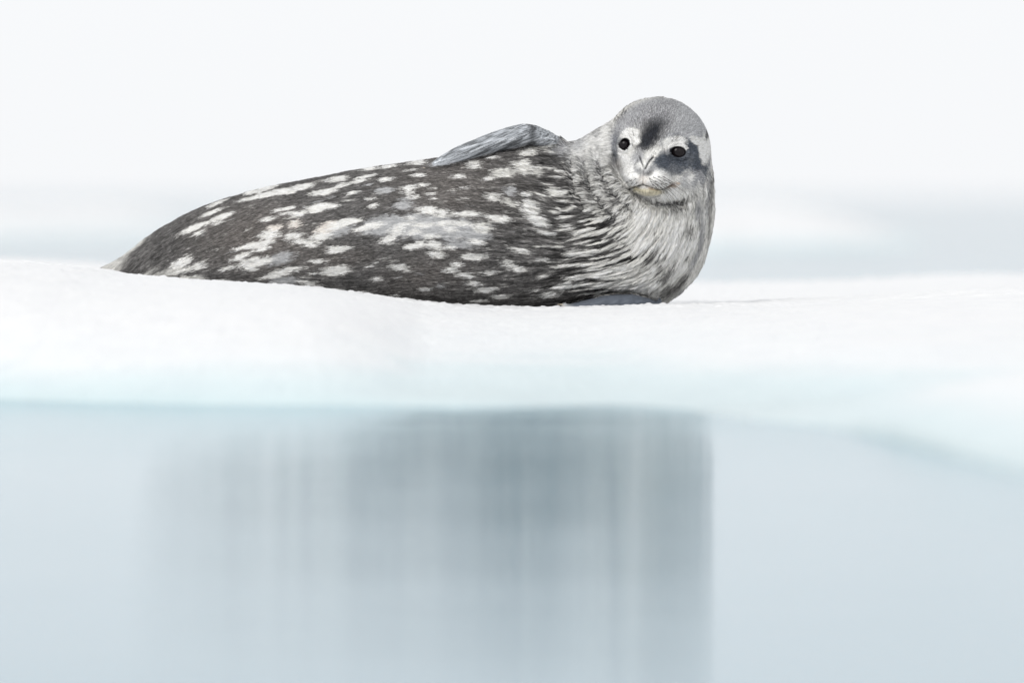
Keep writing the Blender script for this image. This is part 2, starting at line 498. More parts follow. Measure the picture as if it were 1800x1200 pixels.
def surface_nets(F):
    neg = F < 0
    nx, ny, nz = F.shape
    corners = [(i, j, k) for i in (0, 1) for j in (0, 1) for k in (0, 1)]
    cnt = np.zeros((nx - 1, ny - 1, nz - 1), dtype=np.int8)
    for (i, j, k) in corners:
        cnt += neg[i:nx - 1 + i, j:ny - 1 + j, k:nz - 1 + k]
    cell = np.argwhere((cnt > 0) & (cnt < 8))
    vid = np.full(cnt.shape, -1, dtype=np.int32)
    vid[cell[:, 0], cell[:, 1], cell[:, 2]] = np.arange(len(cell))
    acc = np.zeros((len(cell), 3), dtype=np.float32); num = np.zeros(len(cell), dtype=np.float32)
    for a in corners:
        for ax in range(3):
            if a[ax]: continue
            b = list(a); b[ax] = 1
            fa = F[cell[:, 0] + a[0], cell[:, 1] + a[1], cell[:, 2] + a[2]]
            fb = F[cell[:, 0] + b[0], cell[:, 1] + b[1], cell[:, 2] + b[2]]
            m = (fa < 0) != (fb < 0)
            t = np.where(m, fa / np.where(m, fa - fb, 1), 0)
            pos = np.array(a, dtype=np.float32)[None].repeat(len(cell), 0)
            pos[:, ax] += t
            acc[m] += pos[m]; num[m] += 1
    v = lo + (cell + acc / num[:, None]) * VOX
    quads = []
    for ax in range(3):
        o1, o2 = [(1, 2), (2, 0), (0, 1)][ax]
        sl0 = [slice(1, -1)] * 3; sl0[ax] = slice(0, -1)
        sl1 = [slice(1, -1)] * 3; sl1[ax] = slice(1, None)
        m = neg[tuple(sl0)] != neg[tuple(sl1)]
        e = np.argwhere(m)
        off = np.ones(3, int); off[ax] = 0
        e = e + off
        ng = neg[e[:, 0], e[:, 1], e[:, 2]]
        def c(d1, d2):
            q = e.copy(); q[:, o1] -= d1; q[:, o2] -= d2
            return vid[q[:, 0], q[:, 1], q[:, 2]]
        q = np.stack([c(1, 1), c(0, 1), c(0, 0), c(1, 0)], -1)
        q[~ng] = q[~ng][:, ::-1]
        quads.append(q)
    q = np.concatenate(quads)
    q = q[(q >= 0).all(1)]
    return v.astype(np.float32), q

V, Q = surface_nets(F)

def adjacency_mean(V, Q):
    e = np.concatenate([Q[:, [0, 1]], Q[:, [1, 2]], Q[:, [2, 3]], Q[:, [3, 0]]])
    acc = np.zeros_like(V); n = np.zeros(len(V), dtype=np.float32)
    for k in range(3):
        acc[:, k] = np.bincount(e[:, 0], V[e[:, 1], k], len(V)) + np.bincount(e[:, 1], V[e[:, 0], k], len(V))
    n = np.bincount(e.ravel(), minlength=len(V))
    return acc / np.maximum(n, 1)[:, None]

def project(V, it=2):
    for _ in range(it):
        f = sdf(V)
        g = grad(V, sdf, f)
        V = V - g * np.clip(f / np.maximum((g * g).sum(1), 0.05), -3, 3)[:, None]
    return V

V = adjacency_mean(V, Q) * 0.5 + V * 0.5
V = project(V, 1)

def subdivide(V, Q):
    e = np.stack([Q, np.roll(Q, -1, 1)], -1).reshape(-1, 2)
    key = np.sort(e, 1)
    h = key[:, 0].astype(np.int64) * len(V) + key[:, 1]
    u, first, inv = np.unique(h, return_index=True, return_inverse=True)
    em = (V[key[first, 0]] + V[key[first, 1]]) / 2
    fm = V[Q].mean(1)
    ei = (inv.reshape(-1, 4) + len(V)).astype(np.int64)
    fi = np.arange(len(Q)) + len(V) + len(em)
    Vn = np.concatenate([V, em, fm]).astype(np.float32)
    out = []
    for k in range(4):
        out.append(np.stack([Q[:, k], ei[:, k], fi, ei[:, k - 1]], -1))
    return Vn, np.concatenate(out)

V, Q = subdivide(V, Q)
V = adjacency_mean(V, Q) * 0.4 + V * 0.6
V = project(V, 1)

def normals_of(V, Q):
    a = V[Q[:, 2]] - V[Q[:, 0]]; b = V[Q[:, 3]] - V[Q[:, 1]]
    fn = np.cross(a, b)
    N = np.zeros_like(V)
    for k in range(4):
        for c in range(3):
            N[:, c] += np.bincount(Q[:, k], fn[:, c], len(V))
    return N / (np.linalg.norm(N, axis=1, keepdims=True) + 1e-9)

# ------------------------------------------------------------------ fur direction: (column, row) -> direction on the picture plane, then laid on the surface
FLOW = [(200, 460, -1, .6), (300, 420, -1, .38), (420, 380, -1, .28), (420, 460, -1, .28), (550, 350, -1, .14), (550, 440, -1, .18), (550, 500, -1, .1), (680, 320, -1, .10), (680, 400, -1, .16),
        (680, 480, -1, .22), (780, 330, -1, .02), (780, 400, -1, -.02), (780, 480, -1, .05), (780, 530, -1, .05), (880, 300, -1, -.02), (880, 400, -1, -.12), (880, 500, -1, .03),
        (960, 290, -1, .0), (950, 370, -1, -.22), (960, 440, -1, -.1), (960, 510, -1, .18), (1010, 280, -1, .05), (1020, 340, -1, .10), (1030, 400, -1, .22), (1030, 450, -1, .18), (1030, 500, -1, .25),
        (1060, 330, -1, .25), (1080, 400, -1, .55), (1090, 450, -1, .42), (1090, 490, -1, .30), (1120, 380, -.7, 1), (1130, 430, -.8, 1), (1130, 480, -1, .75), (1170, 390, -.35, 1), (1180, 440, -.5, 1),
        (1180, 490, -.7, 1), (1220, 400, -.2, 1), (1240, 350, .0, 1), (1240, 420, -.2, 1), (1200, 350, .1, 1),
        (1155, 160, .1, -1), (1150, 200, .22, -1), (1150, 230, .25, -1), (1120, 190, -.35, -1), (1190, 195, .6, -1), (1230, 215, .9, -.6), (1220, 250, 1, -.25), (1240, 270, .8, .3), (1100, 220, -.6, -.9),
        (1085, 250, -1, -.25), (1110, 265, -.6, -.8), (1150, 262, .4, -1), (1180, 250, .6, -.8), (1165, 290, 1, -.1), (1205, 290, 1, .1), (1215, 320, 1, .4), (1170, 315, 1, .35), (1150, 315, .8, .7),
        (1110, 310, -.8, .5), (1095, 300, -1, .2), (1095, 330, -.8, .6), (1135, 345, 0, 1), (1160, 345, .3, 1), (1060, 260, -1, .0), (1030, 250, -1, -.05)]
FLOW = np.array(FLOW, dtype=np.float32)
_fl = np.linalg.norm(FLOW[:, 2:], axis=1)
def flow(p, n):
    out = np.empty_like(p)
    for s in range(0, len(p), 100000):
        q = p[s:s + 100000]
        d2 = (q[:, None, 0] - FLOW[None, :, 0]) ** 2 + (-q[:, None, 2] - FLOW[None, :, 1]) ** 2
        w = 1.0 / (d2 + 120.0) ** 2
        w /= w.sum(1, keepdims=True)
        f = np.zeros_like(q)
        f[:, 0] = w @ (FLOW[:, 2] / _fl); f[:, 2] = -(w @ (FLOW[:, 3] / _fl))
        out[s:s + 100000] = f
    # over the head the hair also runs back, away from the camera
    hd = np.exp(-(((p[:, 0] - 1150) / 105) ** 2 + ((p[:, 2] + 262) / 90) ** 2) ** 2)
    out[:, 1] += 0.55 * hd
    # upper flipper: along the blade
    out -= (out * n).sum(1, keepdims=True) * n
    return out / (np.linalg.norm(out, axis=1, keepdims=True) + 1e-6)

# ------------------------------------------------------------------ region masks
def wet_mask(p):
    """how clumped the coat is: neck and chest"""
    x, y = p[:, 0], -p[:, 2]
    body = 0.20 + 0.45 * sstep(760, 900, x) * sstep(560, 420, y) + 0.80 * sstep(900, 1010, x)
    body = np.clip(body, 0, 1)
    head = 1 - sstep(0.86, 1.04, np.sqrt(((x - 1162) / 96) ** 2 + ((y - 262) / 92) ** 2))
    rim = sstep(1200, 1245, x)
    body = body * (1 - 0.8 * sstep(960, 1010, x) * sstep(315, 265, y))
    return body * (1 - head) * (1 - 0.5 * rim) + 0.08 * head

def head_mask(p):
    x, y = p[:, 0], -p[:, 2]
    return 1 - sstep(0.88, 1.02, np.sqrt(((x - 1162) / 94) ** 2 + ((y - 264) / 94) ** 2))

def flip_mask(p):
    base = sdf_parts(p)
    fa, fb = flipper_d(p)
    return sstep(5.0, 9.0, base) * sstep(6.0, 2.5, fa), sstep(2.0, 5.0, base) * sstep(6.0, 2.5, fb)

# ------------------------------------------------------------------ coat colours (linear)
C = dict(
    w=(0.89, 0.88, 0.85), c=(0.79, 0.78, 0.745), g=(0.50, 0.505, 0.515), m=(0.34, 0.342, 0.355), d=(0.125, 0.121, 0.119), k=(0.022, 0.024, 0.030),
    b=(0.185, 0.166, 0.153), l=(0.075, 0.086, 0.105), y=(0.46, 0.42, 0.31), o=(0.30, 0.16, 0.07), p=(0.80, 0.75, 0.70), f=(0.21, 0.222, 0.238))
C = {k: np.array(v, dtype=np.float32) for k, v in C.items()}

PAINT = []      # (x, y, rx, ry, angle, colour, softness, ragged, strength)
def P_(s, soft=0.28, rag=1.0, a=1.0):
    for line in s.strip().split(';'):
        t = line.split()
        if len(t) < 5: continue
        PAINT.append((float(t[0]), float(t[1]), float(t[2]), float(t[3]), float(t[4]), t[5] if len(t) > 5 else 'w', soft, rag, a))
# broad tints first
P_('800 330 95 50 0 b; 610 452 45 14 5 b; 430 410 70 40 15 b; 500 430 60 50 10 b; 760 480 60 30 10 b', 1.2, 0.4, 0.42)
P_('200 462 26 14 35 c; 240 430 32 5 38 c', 0.6, 0.6, 0.8)
P_('290 482 34 7 20 c; 270 476 16 4 30 c', 0.6, 1.2, 0.6)
# grey flank patch
P_('600 402 26 12 10 g; 690 394 44 17 5 g; 740 398 60 20 0 g; 800 402 50 20 -5 g; 842 412 24 16 -10 g; 815 428 24 8 -8 g; 718 361 17 7 0 g; 719 350 9 3 0 g; 685 334 16 5.5 5 g; 656 324 7 2 5 g; 507 493 24 8 5 g; 903 337 9 8 -10 g; 502 453 24 10 15 g', 0.3, 1.0, 0.95)
# white spots, tail to shoulder
P_('''379 372 17 4 22;397 380 22 5 20;350 398 27 5 22;357 408 10 3.5 25;394 389 9 3 10;386 357 18 3 22;452 347 25 3 10;483 339 35 5 12;511 337 20 5 8;465 333 30 4 14;538 328 22 5 12;577 337 22 5 10;
566 365 19 8 15;590 360 14 5 -5;498 368 10 3 10;516 365 10 3 10;533 375 12 5 5;513 373 10 2.5 5;481 383 12 4 10;527 392 9 7 0 p;492 400 14 6 10 p;483 411 17 8 5;527 413 17 6 8;536 422 12 6 0;557 427 12 6 0;575 415 20 7 10;588 397 26 9 18 p;606 393 20 8 15;
458 429 36 5 10;470 435 13 5 10;432 449 17 5 22;458 459 30 9 12;408 470 11 4 15;452 471 12 3 0;327 459 20 8 25;357 466 14 7 15;324 473 20 6 15 c;342 487 30 5 0 c;395 492 7 3 10;507 477 32 6.5 15;549 495 15 5 -10;536 504 14 3 0;
569 457 13 4 0;560 479 6 2 0;600 474 26 9 5;605 435 20 5 0;597 440 12 4 0;609 325 12 4 10;602 314 18 5 8;639 318 14 3.5 12;651 310 18 2.5 12;658 296 14 3.5 8;693 292 14 3 8;740 286 15 4 8;687 315 12 3.5 6;630 338 11 3 10;730 299 10 2 5;744 308 13 3.5 2;
727 330 11 5 0;749 325 9 3.5 0;726 338 7 4 0;735 346 8 3.5 -15;659 349 7 2.5 0;665 361 8 4 0;765 341 6 2.5 0;769 349 5 2 0;630 387 18 5 10;705 405 14 9 20;690 420 14 6 20;760 369 17 7 0;785 375 14 7 -10;730 382 9 3.5 -10;750 395 16 5 0;785 392 14 5 0;800 402 10 5 0;830 376 22 5 0;740 430 22 6 8;772 430 12 8 -20;
797 434 9 4 0;775 446 13 6 -15;838 450 24 6 0;855 400 14 10 0 c;710 467 14 6 -12;672 488 7 4 0;660 465 5 2 0;755 507 7 3.5 0;812 463 10 4.5 0;800 473 12 5 -8;825 482 14 5 -12;840 496 11 5 -10;856 508 12 5 0;600 508 11 3 0;646 514 14 5 -8;815 534 12 2.5 0;852 527 12 3 0;700 517 6 2 0;
874 278 9 2.5 0;838 287 13 3 0;838 294 10 4 0;814 310 9 4 0;869 315 9 3.5 0;826 330 3 3 0;874 346 12 8 -10;902 357 12 6 -20 c;891 304 20 8 0 c;926 294 16 13 -20 c;951 302 9 9 0 c;940 368 19 13 -30;932 344 8 5 -20;954 390 20 8 -20;968 410 18 4 -12;888 386 18 6 -3;870 382 8 4 0;921 440 17 5 -15;907 466 21 6 -22;
869 478 13 4.5 4;863 507 16 5 5;888 520 16 4 0;1020 443 22 8 0;1014 484 18 5 0;998 499 20 6 10;976 516 18 5 5;981 338 13 8 -10 c;951 506 8 3 0;960 455 10 3 0;935 268 14 8 10 c;665 395 16 6 12;735 407 14 5 15;815 392 18 5 0;845 425 14 5 -10;765 415 12 5 0;720 392 12 4 10;645 400 12 5 15''', 0.17, 1.0, 1.0)
_r = random.Random(3)
for _ in range(110):
    sx, sy = _r.uniform(330, 960), _r.uniform(300, 530)
    PAINT.append((sx, sy, _r.uniform(2.5, 6.5), _r.uniform(1.0, 2.2), _r.uniform(-5, 18), _r.choice('wccg'), 0.4, 1.0, _r.uniform(0.4, 0.9)))
# neck and throat
P_('1040 262 36 40 10 g; 990 262 14 12 0 m; 968 255 10 10 0 c', 0.5, 0.8, 0.8)
P_('1067 477 36 9 8 w; 1086 500 52 5 -3 w; 1137 500 30 8 10 w; 1127 421 18 20 30 w; 1162 432 18 16 0 w; 1183 456 22 22 0 w; 1190 412 28 48 0 w; 1148 470 9 22 -40 w; 1160 492 18 10 30 w; 1187 481 6 10 -20 w; 1218 423 8 18 -10 w; 1150 385 40 26 0 c; 1205 372 20 18 0 c; 1120 370 22 12 -30 w; 1075 430 10 5 30 c; 1100 410 10 6 40 w', 0.5, 1.0, 0.92)
P_('1212 403 9 8 20 d; 1174 479 8 16 -35 d; 1182 505 20 10 25 d; 1201 488 6 14 -35 d; 1145 447 5 18 -40 d; 1226 365 7 18 -5 m; 1233 400 5 40 -4 m; 1222 445 5 26 -18 m; 1205 515 12 14 -35 m', 0.4, 1.0, 0.85)
P_('1242 330 3 60 0 m; 1236 345 2.5 50 -1 w; 1247 360 3 70 -2 d', 0.4, 0.3, 0.6)
# head: grey crown, dark blaze, pale brows, dark cheek
HEAD_PAINT_START = len(PAINT)
P_('1155 225 110 75 0 m', 0.25, 0.2, 1.0)
P_('1150 190 70 24 0 m; 1200 215 40 34 0 g', 0.9, 0.3, 0.7)
P_('1120 290 46 52 0 c; 1140 320 60 36 0 w; 1190 335 50 26 0 c', 0.4, 0.3, 0.95)
P_('1085 250 8 36 -4 d', 0.9, 0.3, 0.6)  # shadow stripe beside the left eye, painted into the coat
P_('1085 262 20 42 5 g; 1083 240 9 34 -8 m; 1081 262 6 26 0 l', 0.5, 0.3, 0.75)
P_('1066 262 9 46 2 w', 0.5, 0.3, 0.9)
P_('1150 222 34 20 52 d; 1160 205 22 16 40 m', 0.95, 0.6, 0.85)
P_('1144 235 26 14 52 k; 1130 258 22 12 42 k; 1138 247 16 12 50 k; 1117 272 9 9 0 d', 0.75, 0.6, 0.95)
P_('1105 244 17 14 20 w; 1095 262 15 15 0 w; 1118 252 7 5 30 w', 0.35, 0.4, 0.95)
P_('1083 250 5.5 34 -5 m; 1082 262 4 22 -3 l; 1087 290 7 10 20 b', 0.8, 0.3, 0.7)  # painted shadow stripe strengthened, browner at its lower end
P_('1110 290 20 22 0 w; 1140 278 14 10 0 c; 1150 270 12 6 30 c; 1120 279 8 8 0 m', 0.5, 0.4, 0.8)
P_('1172 292 30 20 -10 l; 1205 275 32 26 -20 l; 1205 256 30 9 -28 l; 1225 300 16 28 0 l; 1215 320 24 20 0 m; 1160 285 14 14 0 l', 0.28, 0.5, 0.9)
P_('1182 252 20 9 5 w; 1196 260 8 7 -30 w; 1168 258 7 6 40 w', 0.3, 0.4, 0.98)
P_('1234 262 10 24 -4 w; 1222 250 16 7 -28 w; 1243 250 8 18 0 w', 0.25, 0.35, 0.95)
P_('1242 234 4 13 -20 k', 0.4, 0.2, 0.9)
P_('1203 318 14 8 30 g; 1208 312 5 9 -30 w; 1222 325 4 8 0 c; 1215 340 22 12 0 c', 0.5, 0.6, 0.7)
P_('1120 314 26 18 0 w; 1150 316 30 16 -5 w; 1127 316 10 11 0 p; 1160 338 34 10 5 w', 0.5, 0.3, 0.8)
P_('1133 303 8 6 30 m; 1117 300 9 8 0 m; 1142 297 8 6 20 m; 1114 282 8 9 0 m; 1139 305 7 5 20 d; 1122 272 8 8 20 m', 0.8, 0.5, 0.75)
P_('1134 338 25 7 -3 y; 1120 333 13 3.5 -20 y; 1148 337 13 5 5 y', 0.25, 0.2, 0.95)
P_('1179 325 6 3 10 o; 1186 321 3 2 0 o; 1174 328 5 2 20 o', 0.8, 0.3, 0.7)
P_('1085 208 4 5 0 p', 0.8, 0.2, 0.5)
P_('1120 336 0.7 4 35 k; 1126 337 0.7 5 20 k; 1131 338 0.6 5 5 k; 1138 338 0.7 5 -12 k; 1145 338 0.6 4 -25 k; 1151 337 0.6 3 -35 k; 1127 330 9 1.6 -10 k; 1141 332 8 1.4 -18 o', 0.9, 0.8, 0.5)
DOTS = [(1138, 314), (1145, 312), (1153, 311), (1161, 311), (1140, 319), (1147, 318), (1155, 317), (1163, 317), (1170, 317), (1143, 324), (1150, 324), (1158, 323), (1166, 323), (1173, 322), (1148, 329), (1156, 329), (1163, 329), (1114.5, 315), (1107, 317), (1117, 321), (1109, 322), (1101, 320)]
for dx_, dy_ in DOTS:
    PAINT.append((dx_, dy_, 1.6, 1.1, -30, 'k', 0.5, 0.1, 0.8))

NECK_LINES = [  # pale neck rolls, and crease shade painted dark along the folds
    ([(1068, 222), (1061, 255), (1064, 298), (1082, 330), (1108, 356), (1140, 376)], 75, 'w', 0.95),
    ([(1042, 242), (1037, 282), (1046, 320), (1068, 354), (1096, 382)], 70, 'w', 0.9),
    ([(1018, 272), (1014, 300), (1022, 335), (1042, 366)], 50, 'w', 0.8),
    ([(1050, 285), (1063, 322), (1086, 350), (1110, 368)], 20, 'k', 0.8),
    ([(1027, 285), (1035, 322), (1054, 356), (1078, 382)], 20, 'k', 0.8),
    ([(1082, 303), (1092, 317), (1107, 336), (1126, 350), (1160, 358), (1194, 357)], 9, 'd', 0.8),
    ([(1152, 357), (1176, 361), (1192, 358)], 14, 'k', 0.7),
]
def coat(p, n, fl, streak, jit):
    """coat colour at surface points; streak 0..1 random per tuft, jit -1..1 random along the hair"""
    x, y = p[:, 0], -p[:, 2]
    v = fbm(p / 26.0, 3)[:, None]
    v2 = fbm(np.stack([p[:, 0] / 7, p[:, 1] / 5, p[:, 2] / 4], -1) + 40, 2)[:, None]
    out = C['d'] * (0.65 + 0.7 * v) * (0.75 + 0.5 * v2)
    out = out * (0.55 + 0.9 * streak[:, None])
    # chest and neck: pale tufts, with shade in the grooves between them painted dark
    pale = 0.12 * sstep(780, 880, x) + 0.22 * sstep(930, 1010, x) + 0.16 * sstep(1010, 1090, x) + 0.22 * sstep(1085, 1130, x)
    pale = pale * (0.55 + 0.9 * fbm(p / 40.0 + 9, 2))
    k = sstep(-0.09, 0.09, streak - (1.0 - pale * 0.95))[:, None]
    out = out * (1 - 0.68 * wet_mask(p) * sstep(0.58, 0.25, streak))[:, None]
    cw = C['c'] * (0.65 + 0.5 * streak[:, None])
    out = out * (1 - k) + cw * k
    coat_lines = sstep(0.30, 0.62, streak)
    # other side and back of the animal: dark coat with its own spots
    bp = fbm(np.stack([p[:, 0] / 26, p[:, 1] / 12, p[:, 2] / 11], -1) + 77, 2)
    bk = sstep(0.60, 0.66, bp)[:, None]
    back = C['d'] * (0.7 + 0.6 * v) * (1 - bk) + C['c'] * bk
    # painted marks, their edges frayed along the hair
    wob = (vnoise(p / 6.0 + 3) - 0.5) + 0.7 * (vnoise(p / 2.5 + 31) - 0.5)
    px = x + fl[:, 0] * jit * 8.0
    py = y - fl[:, 2] * jit * 8.0
    hm = head_mask(p)
    gap = wet_mask(p) * (0.35 + 0.5 * sstep(980, 1040, x) - 0.45 * sstep(1100, 1160, x))
    order = np.argsort(x); xs_ = x[order]
    for i, (cx_, cy_, rx, ry, an, cn, soft, rag, st) in enumerate(PAINT):
        R = max(rx, ry) * 1.5 + 8
        m = order[np.searchsorted(xs_, cx_ - R):np.searchsorted(xs_, cx_ + R)]
        m = m[np.abs(y[m] - cy_) < R]
        if len(m) == 0: continue
        xx = np.where(rag > 0.9, px[m], x[m] + (px[m] - x[m]) * rag * 0.6) - cx_
        yy = np.where(rag > 0.9, py[m], y[m] + (py[m] - y[m]) * rag * 0.6) - cy_
        ca, sa = math.cos(math.radians(an)), math.sin(math.radians(an))
        u = (xx * ca - yy * sa) / rx
        w_ = (xx * sa + yy * ca) / ry
        q = np.sqrt(u * u + w_ * w_) + wob[m] * 0.55 * min(rag + 0.3, 1)
        a = (1 - sstep(1 - soft, 1 + soft, q)) * st
        if i >= HEAD_PAINT_START:
            a = a * hm[m]
            cc = C[cn] * (0.72 + 0.62 * streak[m][:, None])
        else:
            a = a * (1 - (1 - coat_lines[m]) * gap[m] if cn in 'wc' else 1)
            cc = C[cn] * (0.84 + 0.30 * streak[m][:, None])
        out[m] = out[m] * (1 - a[:, None]) + cc * a[:, None]
    nw = (1 - hm)
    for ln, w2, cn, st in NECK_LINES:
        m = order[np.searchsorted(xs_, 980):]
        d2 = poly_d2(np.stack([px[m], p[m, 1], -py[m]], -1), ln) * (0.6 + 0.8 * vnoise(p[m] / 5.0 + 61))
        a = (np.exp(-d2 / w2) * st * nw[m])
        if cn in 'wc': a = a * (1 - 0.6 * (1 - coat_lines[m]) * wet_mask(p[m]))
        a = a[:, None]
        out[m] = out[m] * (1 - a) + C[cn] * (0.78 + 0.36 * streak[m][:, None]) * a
    bw = sstep(0.18, 0.45, n[:, 1])[:, None]
    out = out * (1 - bw) + back * bw
    f1, f2 = flip_mask(p)
    s3 = fbm(np.stack([p[:, 0] / 22, p[:, 1] / 5, (p[:, 2] - 0.42 * p[:, 0]) / 2.6], -1), 3)[:, None]
    s4 = fbm(np.stack([p[:, 0] / 13, p[:, 1] / 4, (p[:, 2] - 0.42 * p[:, 0]) / 1.5], -1) + 8, 3)[:, None]
    fcol = C['f'] * (0.30 + 1.5 * s3) * (0.45 + 1.1 * sstep(0.32, 0.62, s4)) + 0.14 * sstep(0.60, 0.75, s3)
    tip = sstep(800, 752, x)[:, None]
    fcol = fcol * (1 + 0.7 * tip)
    dk = np.exp(-(((x - 936) / 8) ** 2))[:, None]
    fcol = fcol * (1 - 0.6 * dk)
    out = out * (1 - f1[:, None]) + fcol * f1[:, None]
    f2c = C['l'] * (0.85 + 0.6 * s3) + C['w'] * 0.35 * sstep(1012, 985, x)[:, None]
    out = out * (1 - f2[:, None]) + f2c * f2[:, None]
    # bare dark skin: nostrils, lip line, eyelid rims
    fr = sstep(-70, -110, p[:, 1])
    bare = (np.exp(-poly_d2(p, NOSTRIL_L) / 2.0) + np.exp(-poly_d2(p, NOSTRIL_R) / 2.8) + 0.8 * np.exp(-poly_d2(p, MOUTH) / 1.6) + 0.6 * np.exp(-poly_d2(p, PHILTRUM) / 1.2)
            + 0.5 * np.exp(-poly_d2(p, CHIN_LINE) / 2.0))
    for (ex, ey, rx, ry, an) in EYES:
        q = np.sqrt(((x - ex) / rx) ** 2 + ((y - ey) / ry) ** 2)
        bare = bare + 1.2 * (1 - sstep(0.98, 1.16, q))
    bare = bare + (1 - sstep(0.5, 1.0, np.sqrt(((x - 1108) / 3.5) ** 2 + ((y - 256.5) / 1.6) ** 2))) + (1 - sstep(0.5, 1.0, np.sqrt(((x - 1174) / 4) ** 2 + ((y - 265) / 1.8) ** 2)))
    a = np.clip(bare * fr, 0, 1)[:, None]
    return out * (1 - a) + C['k'] * a

# ------------------------------------------------------------------ relief: tufts drawn along the hair, folds of loose skin
N = normals_of(V, Q)
FL = flow(V, N)
def lic(p, f, scale, steps, size):
    s = 0
    for k in range(-steps, steps + 1):
        s = s + vnoise((p + f * (k * size)) / scale) * (1 - abs(k) / (steps + 1.0))
    s = s / (steps + 1.0)
    return s
wet = wet_mask(V)
L1 = lic(V, FL, 2.7, 7, 2.8)
L1 = np.clip((L1 - 0.5) / 0.13, -1.4, 1.4)
L2 = lic(V, FL, 6.0, 4, 6.0)
L2 = np.clip((L2 - 0.5) / 0.2, -1.2, 1.2)
fm1, fm2 = flip_mask(V)
hmV = head_mask(V)
amp = (0.35 + 2.2 * wet) * (1 - hmV * 0.8) * (1 - np.maximum(fm1, fm2))
low = fbm(V / 60.0 + 5, 3) - 0.5
fsk = fbm(np.stack([V[:, 0] / 26, V[:, 1] / 6, (V[:, 2] - 0.42 * V[:, 0]) / 4.0], -1), 3) - 0.5
fsk2 = np.abs(fbm(np.stack([V[:, 0] / 16, V[:, 1] / 4, (V[:, 2] - 0.42 * V[:, 0]) / 1.9], -1) + 8, 3) - 0.5) * 2 - 0.4
disp = amp * (L1 * 0.8 + L2 * 0.7) + low * 3.5 * (1 - hmV) * (1 - np.maximum(fm1, fm2)) + fm1 * (fsk * 2.0 + fsk2 * 1.6) + fm2 * fsk * 2.0
V = V + N * disp[:, None]
N = normals_of(V, Q)

def to_m(p):
    """modelling units to metres"""
    o = np.empty((len(p), 3), dtype=np.float32)
    o[:, 0] = (p[:, 0] - 900) * 0.002
    o[:, 1] = p[:, 1] * 0.002
    o[:, 2] = CAM_H + (HORIZON + p[:, 2]) * 0.002
    return o

BASE = np.array([(700 - 900) * 0.002, 0.0, CAM_H - (552 - HORIZON) * 0.002], dtype=np.float32)
seal = bpy.data.objects.new('seal', None)
seal.location = BASE.tolist()
seal.empty_display_size = 0.2
col.objects.link(seal)
tag(seal, 'spotted grey and cream seal lying on its side on the snow, looking round', 'seal')

def coat_material(name, hair):
    m, t, b = new_mat(name)
    at = t.nodes.new('ShaderNodeAttribute'); at.attribute_name = 'coat'
    t.links.new(at.outputs['Color'], b.inputs['Base Color'])
    b.inputs['Roughness'].default_value = 0.65 if hair else 0.55
    b.inputs['Specular IOR Level'].default_value = 0.10 if hair else 0.2
    if hair:
        an = t.nodes.new('ShaderNodeAttribute'); an.attribute_name = 'skin_normal'
        t.links.new(an.outputs['Vector'], b.inputs['Normal'])
    return m
M_SKIN = coat_material('seal_skin', False)
M_FUR = coat_material('seal_fur', True)

body = mesh_obj('body', to_m(V) - BASE, Q, M_SKIN, seal)
st = np.clip(0.5 + 0.38 * L1, 0, 1)
colv = coat(V, N, FL, st, np.zeros(len(V), dtype=np.float32))
under = (0.45 * wet)[:, None] * (1 - np.maximum(np.maximum(fm1, fm2), hmV))[:, None]  # skin darkened below the tufts, standing for shade inside the fur
colv = colv * (1 - under) + np.array([0.05, 0.05, 0.055]) * under
colv = colv * (1 - 0.3 * hmV[:, None] * (V[:, 1] > -150)[:, None])  # head skin darkened as well, as painted shade between the short hairs
ca = body.data.color_attributes.new('coat', 'FLOAT_COLOR', 'POINT')
ca.data.foreach_set('color', np.concatenate([colv, np.ones((len(colv), 1))], 1).astype(np.float32).ravel())
body.data.color_attributes.active_color = ca

# ------------------------------------------------------------------ fur
NH = 420000
tri = np.concatenate([Q[:, [0, 1, 2]], Q[:, [0, 2, 3]]])
area = np.linalg.norm(np.cross(V[tri[:, 1]] - V[tri[:, 0]], V[tri[:, 2]] - V[tri[:, 0]]), axis=1)
cen = V[tri].mean(1)
cn_ = N[tri[:, 0]]
dens = area * np.where(cn_[:, 1] > 0.35, 0.35, 1.0) * np.where(cen[:, 2] < -545, 0.1, 1.0) * (1 + 0.9 * head_mask(cen))
cdf = np.cumsum(dens); cdf /= cdf[-1]
ti = np.searchsorted(cdf, rng.random(NH))
r1 = np.sqrt(rng.random(NH)); r2 = rng.random(NH)
bw = np.stack([1 - r1, r1 * (1 - r2), r1 * r2], -1).astype(np.float32)
def interp(A):
    return (A[tri[ti, 0]].T * bw[:, 0] + A[tri[ti, 1]].T * bw[:, 1] + A[tri[ti, 2]].T * bw[:, 2]).T
HP = interp(V).astype(np.float32); HN = interp(N); HN /= np.linalg.norm(HN, axis=1, keepdims=True)
g1, g2 = flip_mask(HP)
fr = HP[:, 1] < -70
bald = np.maximum(g1, g2) > 0.4
for (ex, ey, rx, ry, an) in EYES:
    bald |= fr & ((((HP[:, 0] - ex) / (rx * 1.22)) ** 2 + ((-HP[:, 2] - ey) / (ry * 1.22)) ** 2) < 1)
for ln, w2 in ((MOUTH, 6.0), (NOSTRIL_L, 7.0), (NOSTRIL_R, 7.0), (PHILTRUM, 4.0)):
    bald |= fr & (poly_d2(HP, ln) < w2)
bald |= fr & ((((HP[:, 0] - 1134) / 24) ** 2 + ((-HP[:, 2] - 339) / 7) ** 2) < 1)
keep = ~bald
HP, HN = HP[keep], HN[keep]
fr = fr[keep]
NH = len(HP)
HF = flow(HP, HN)
hw = wet_mask(HP); hh = head_mask(HP)
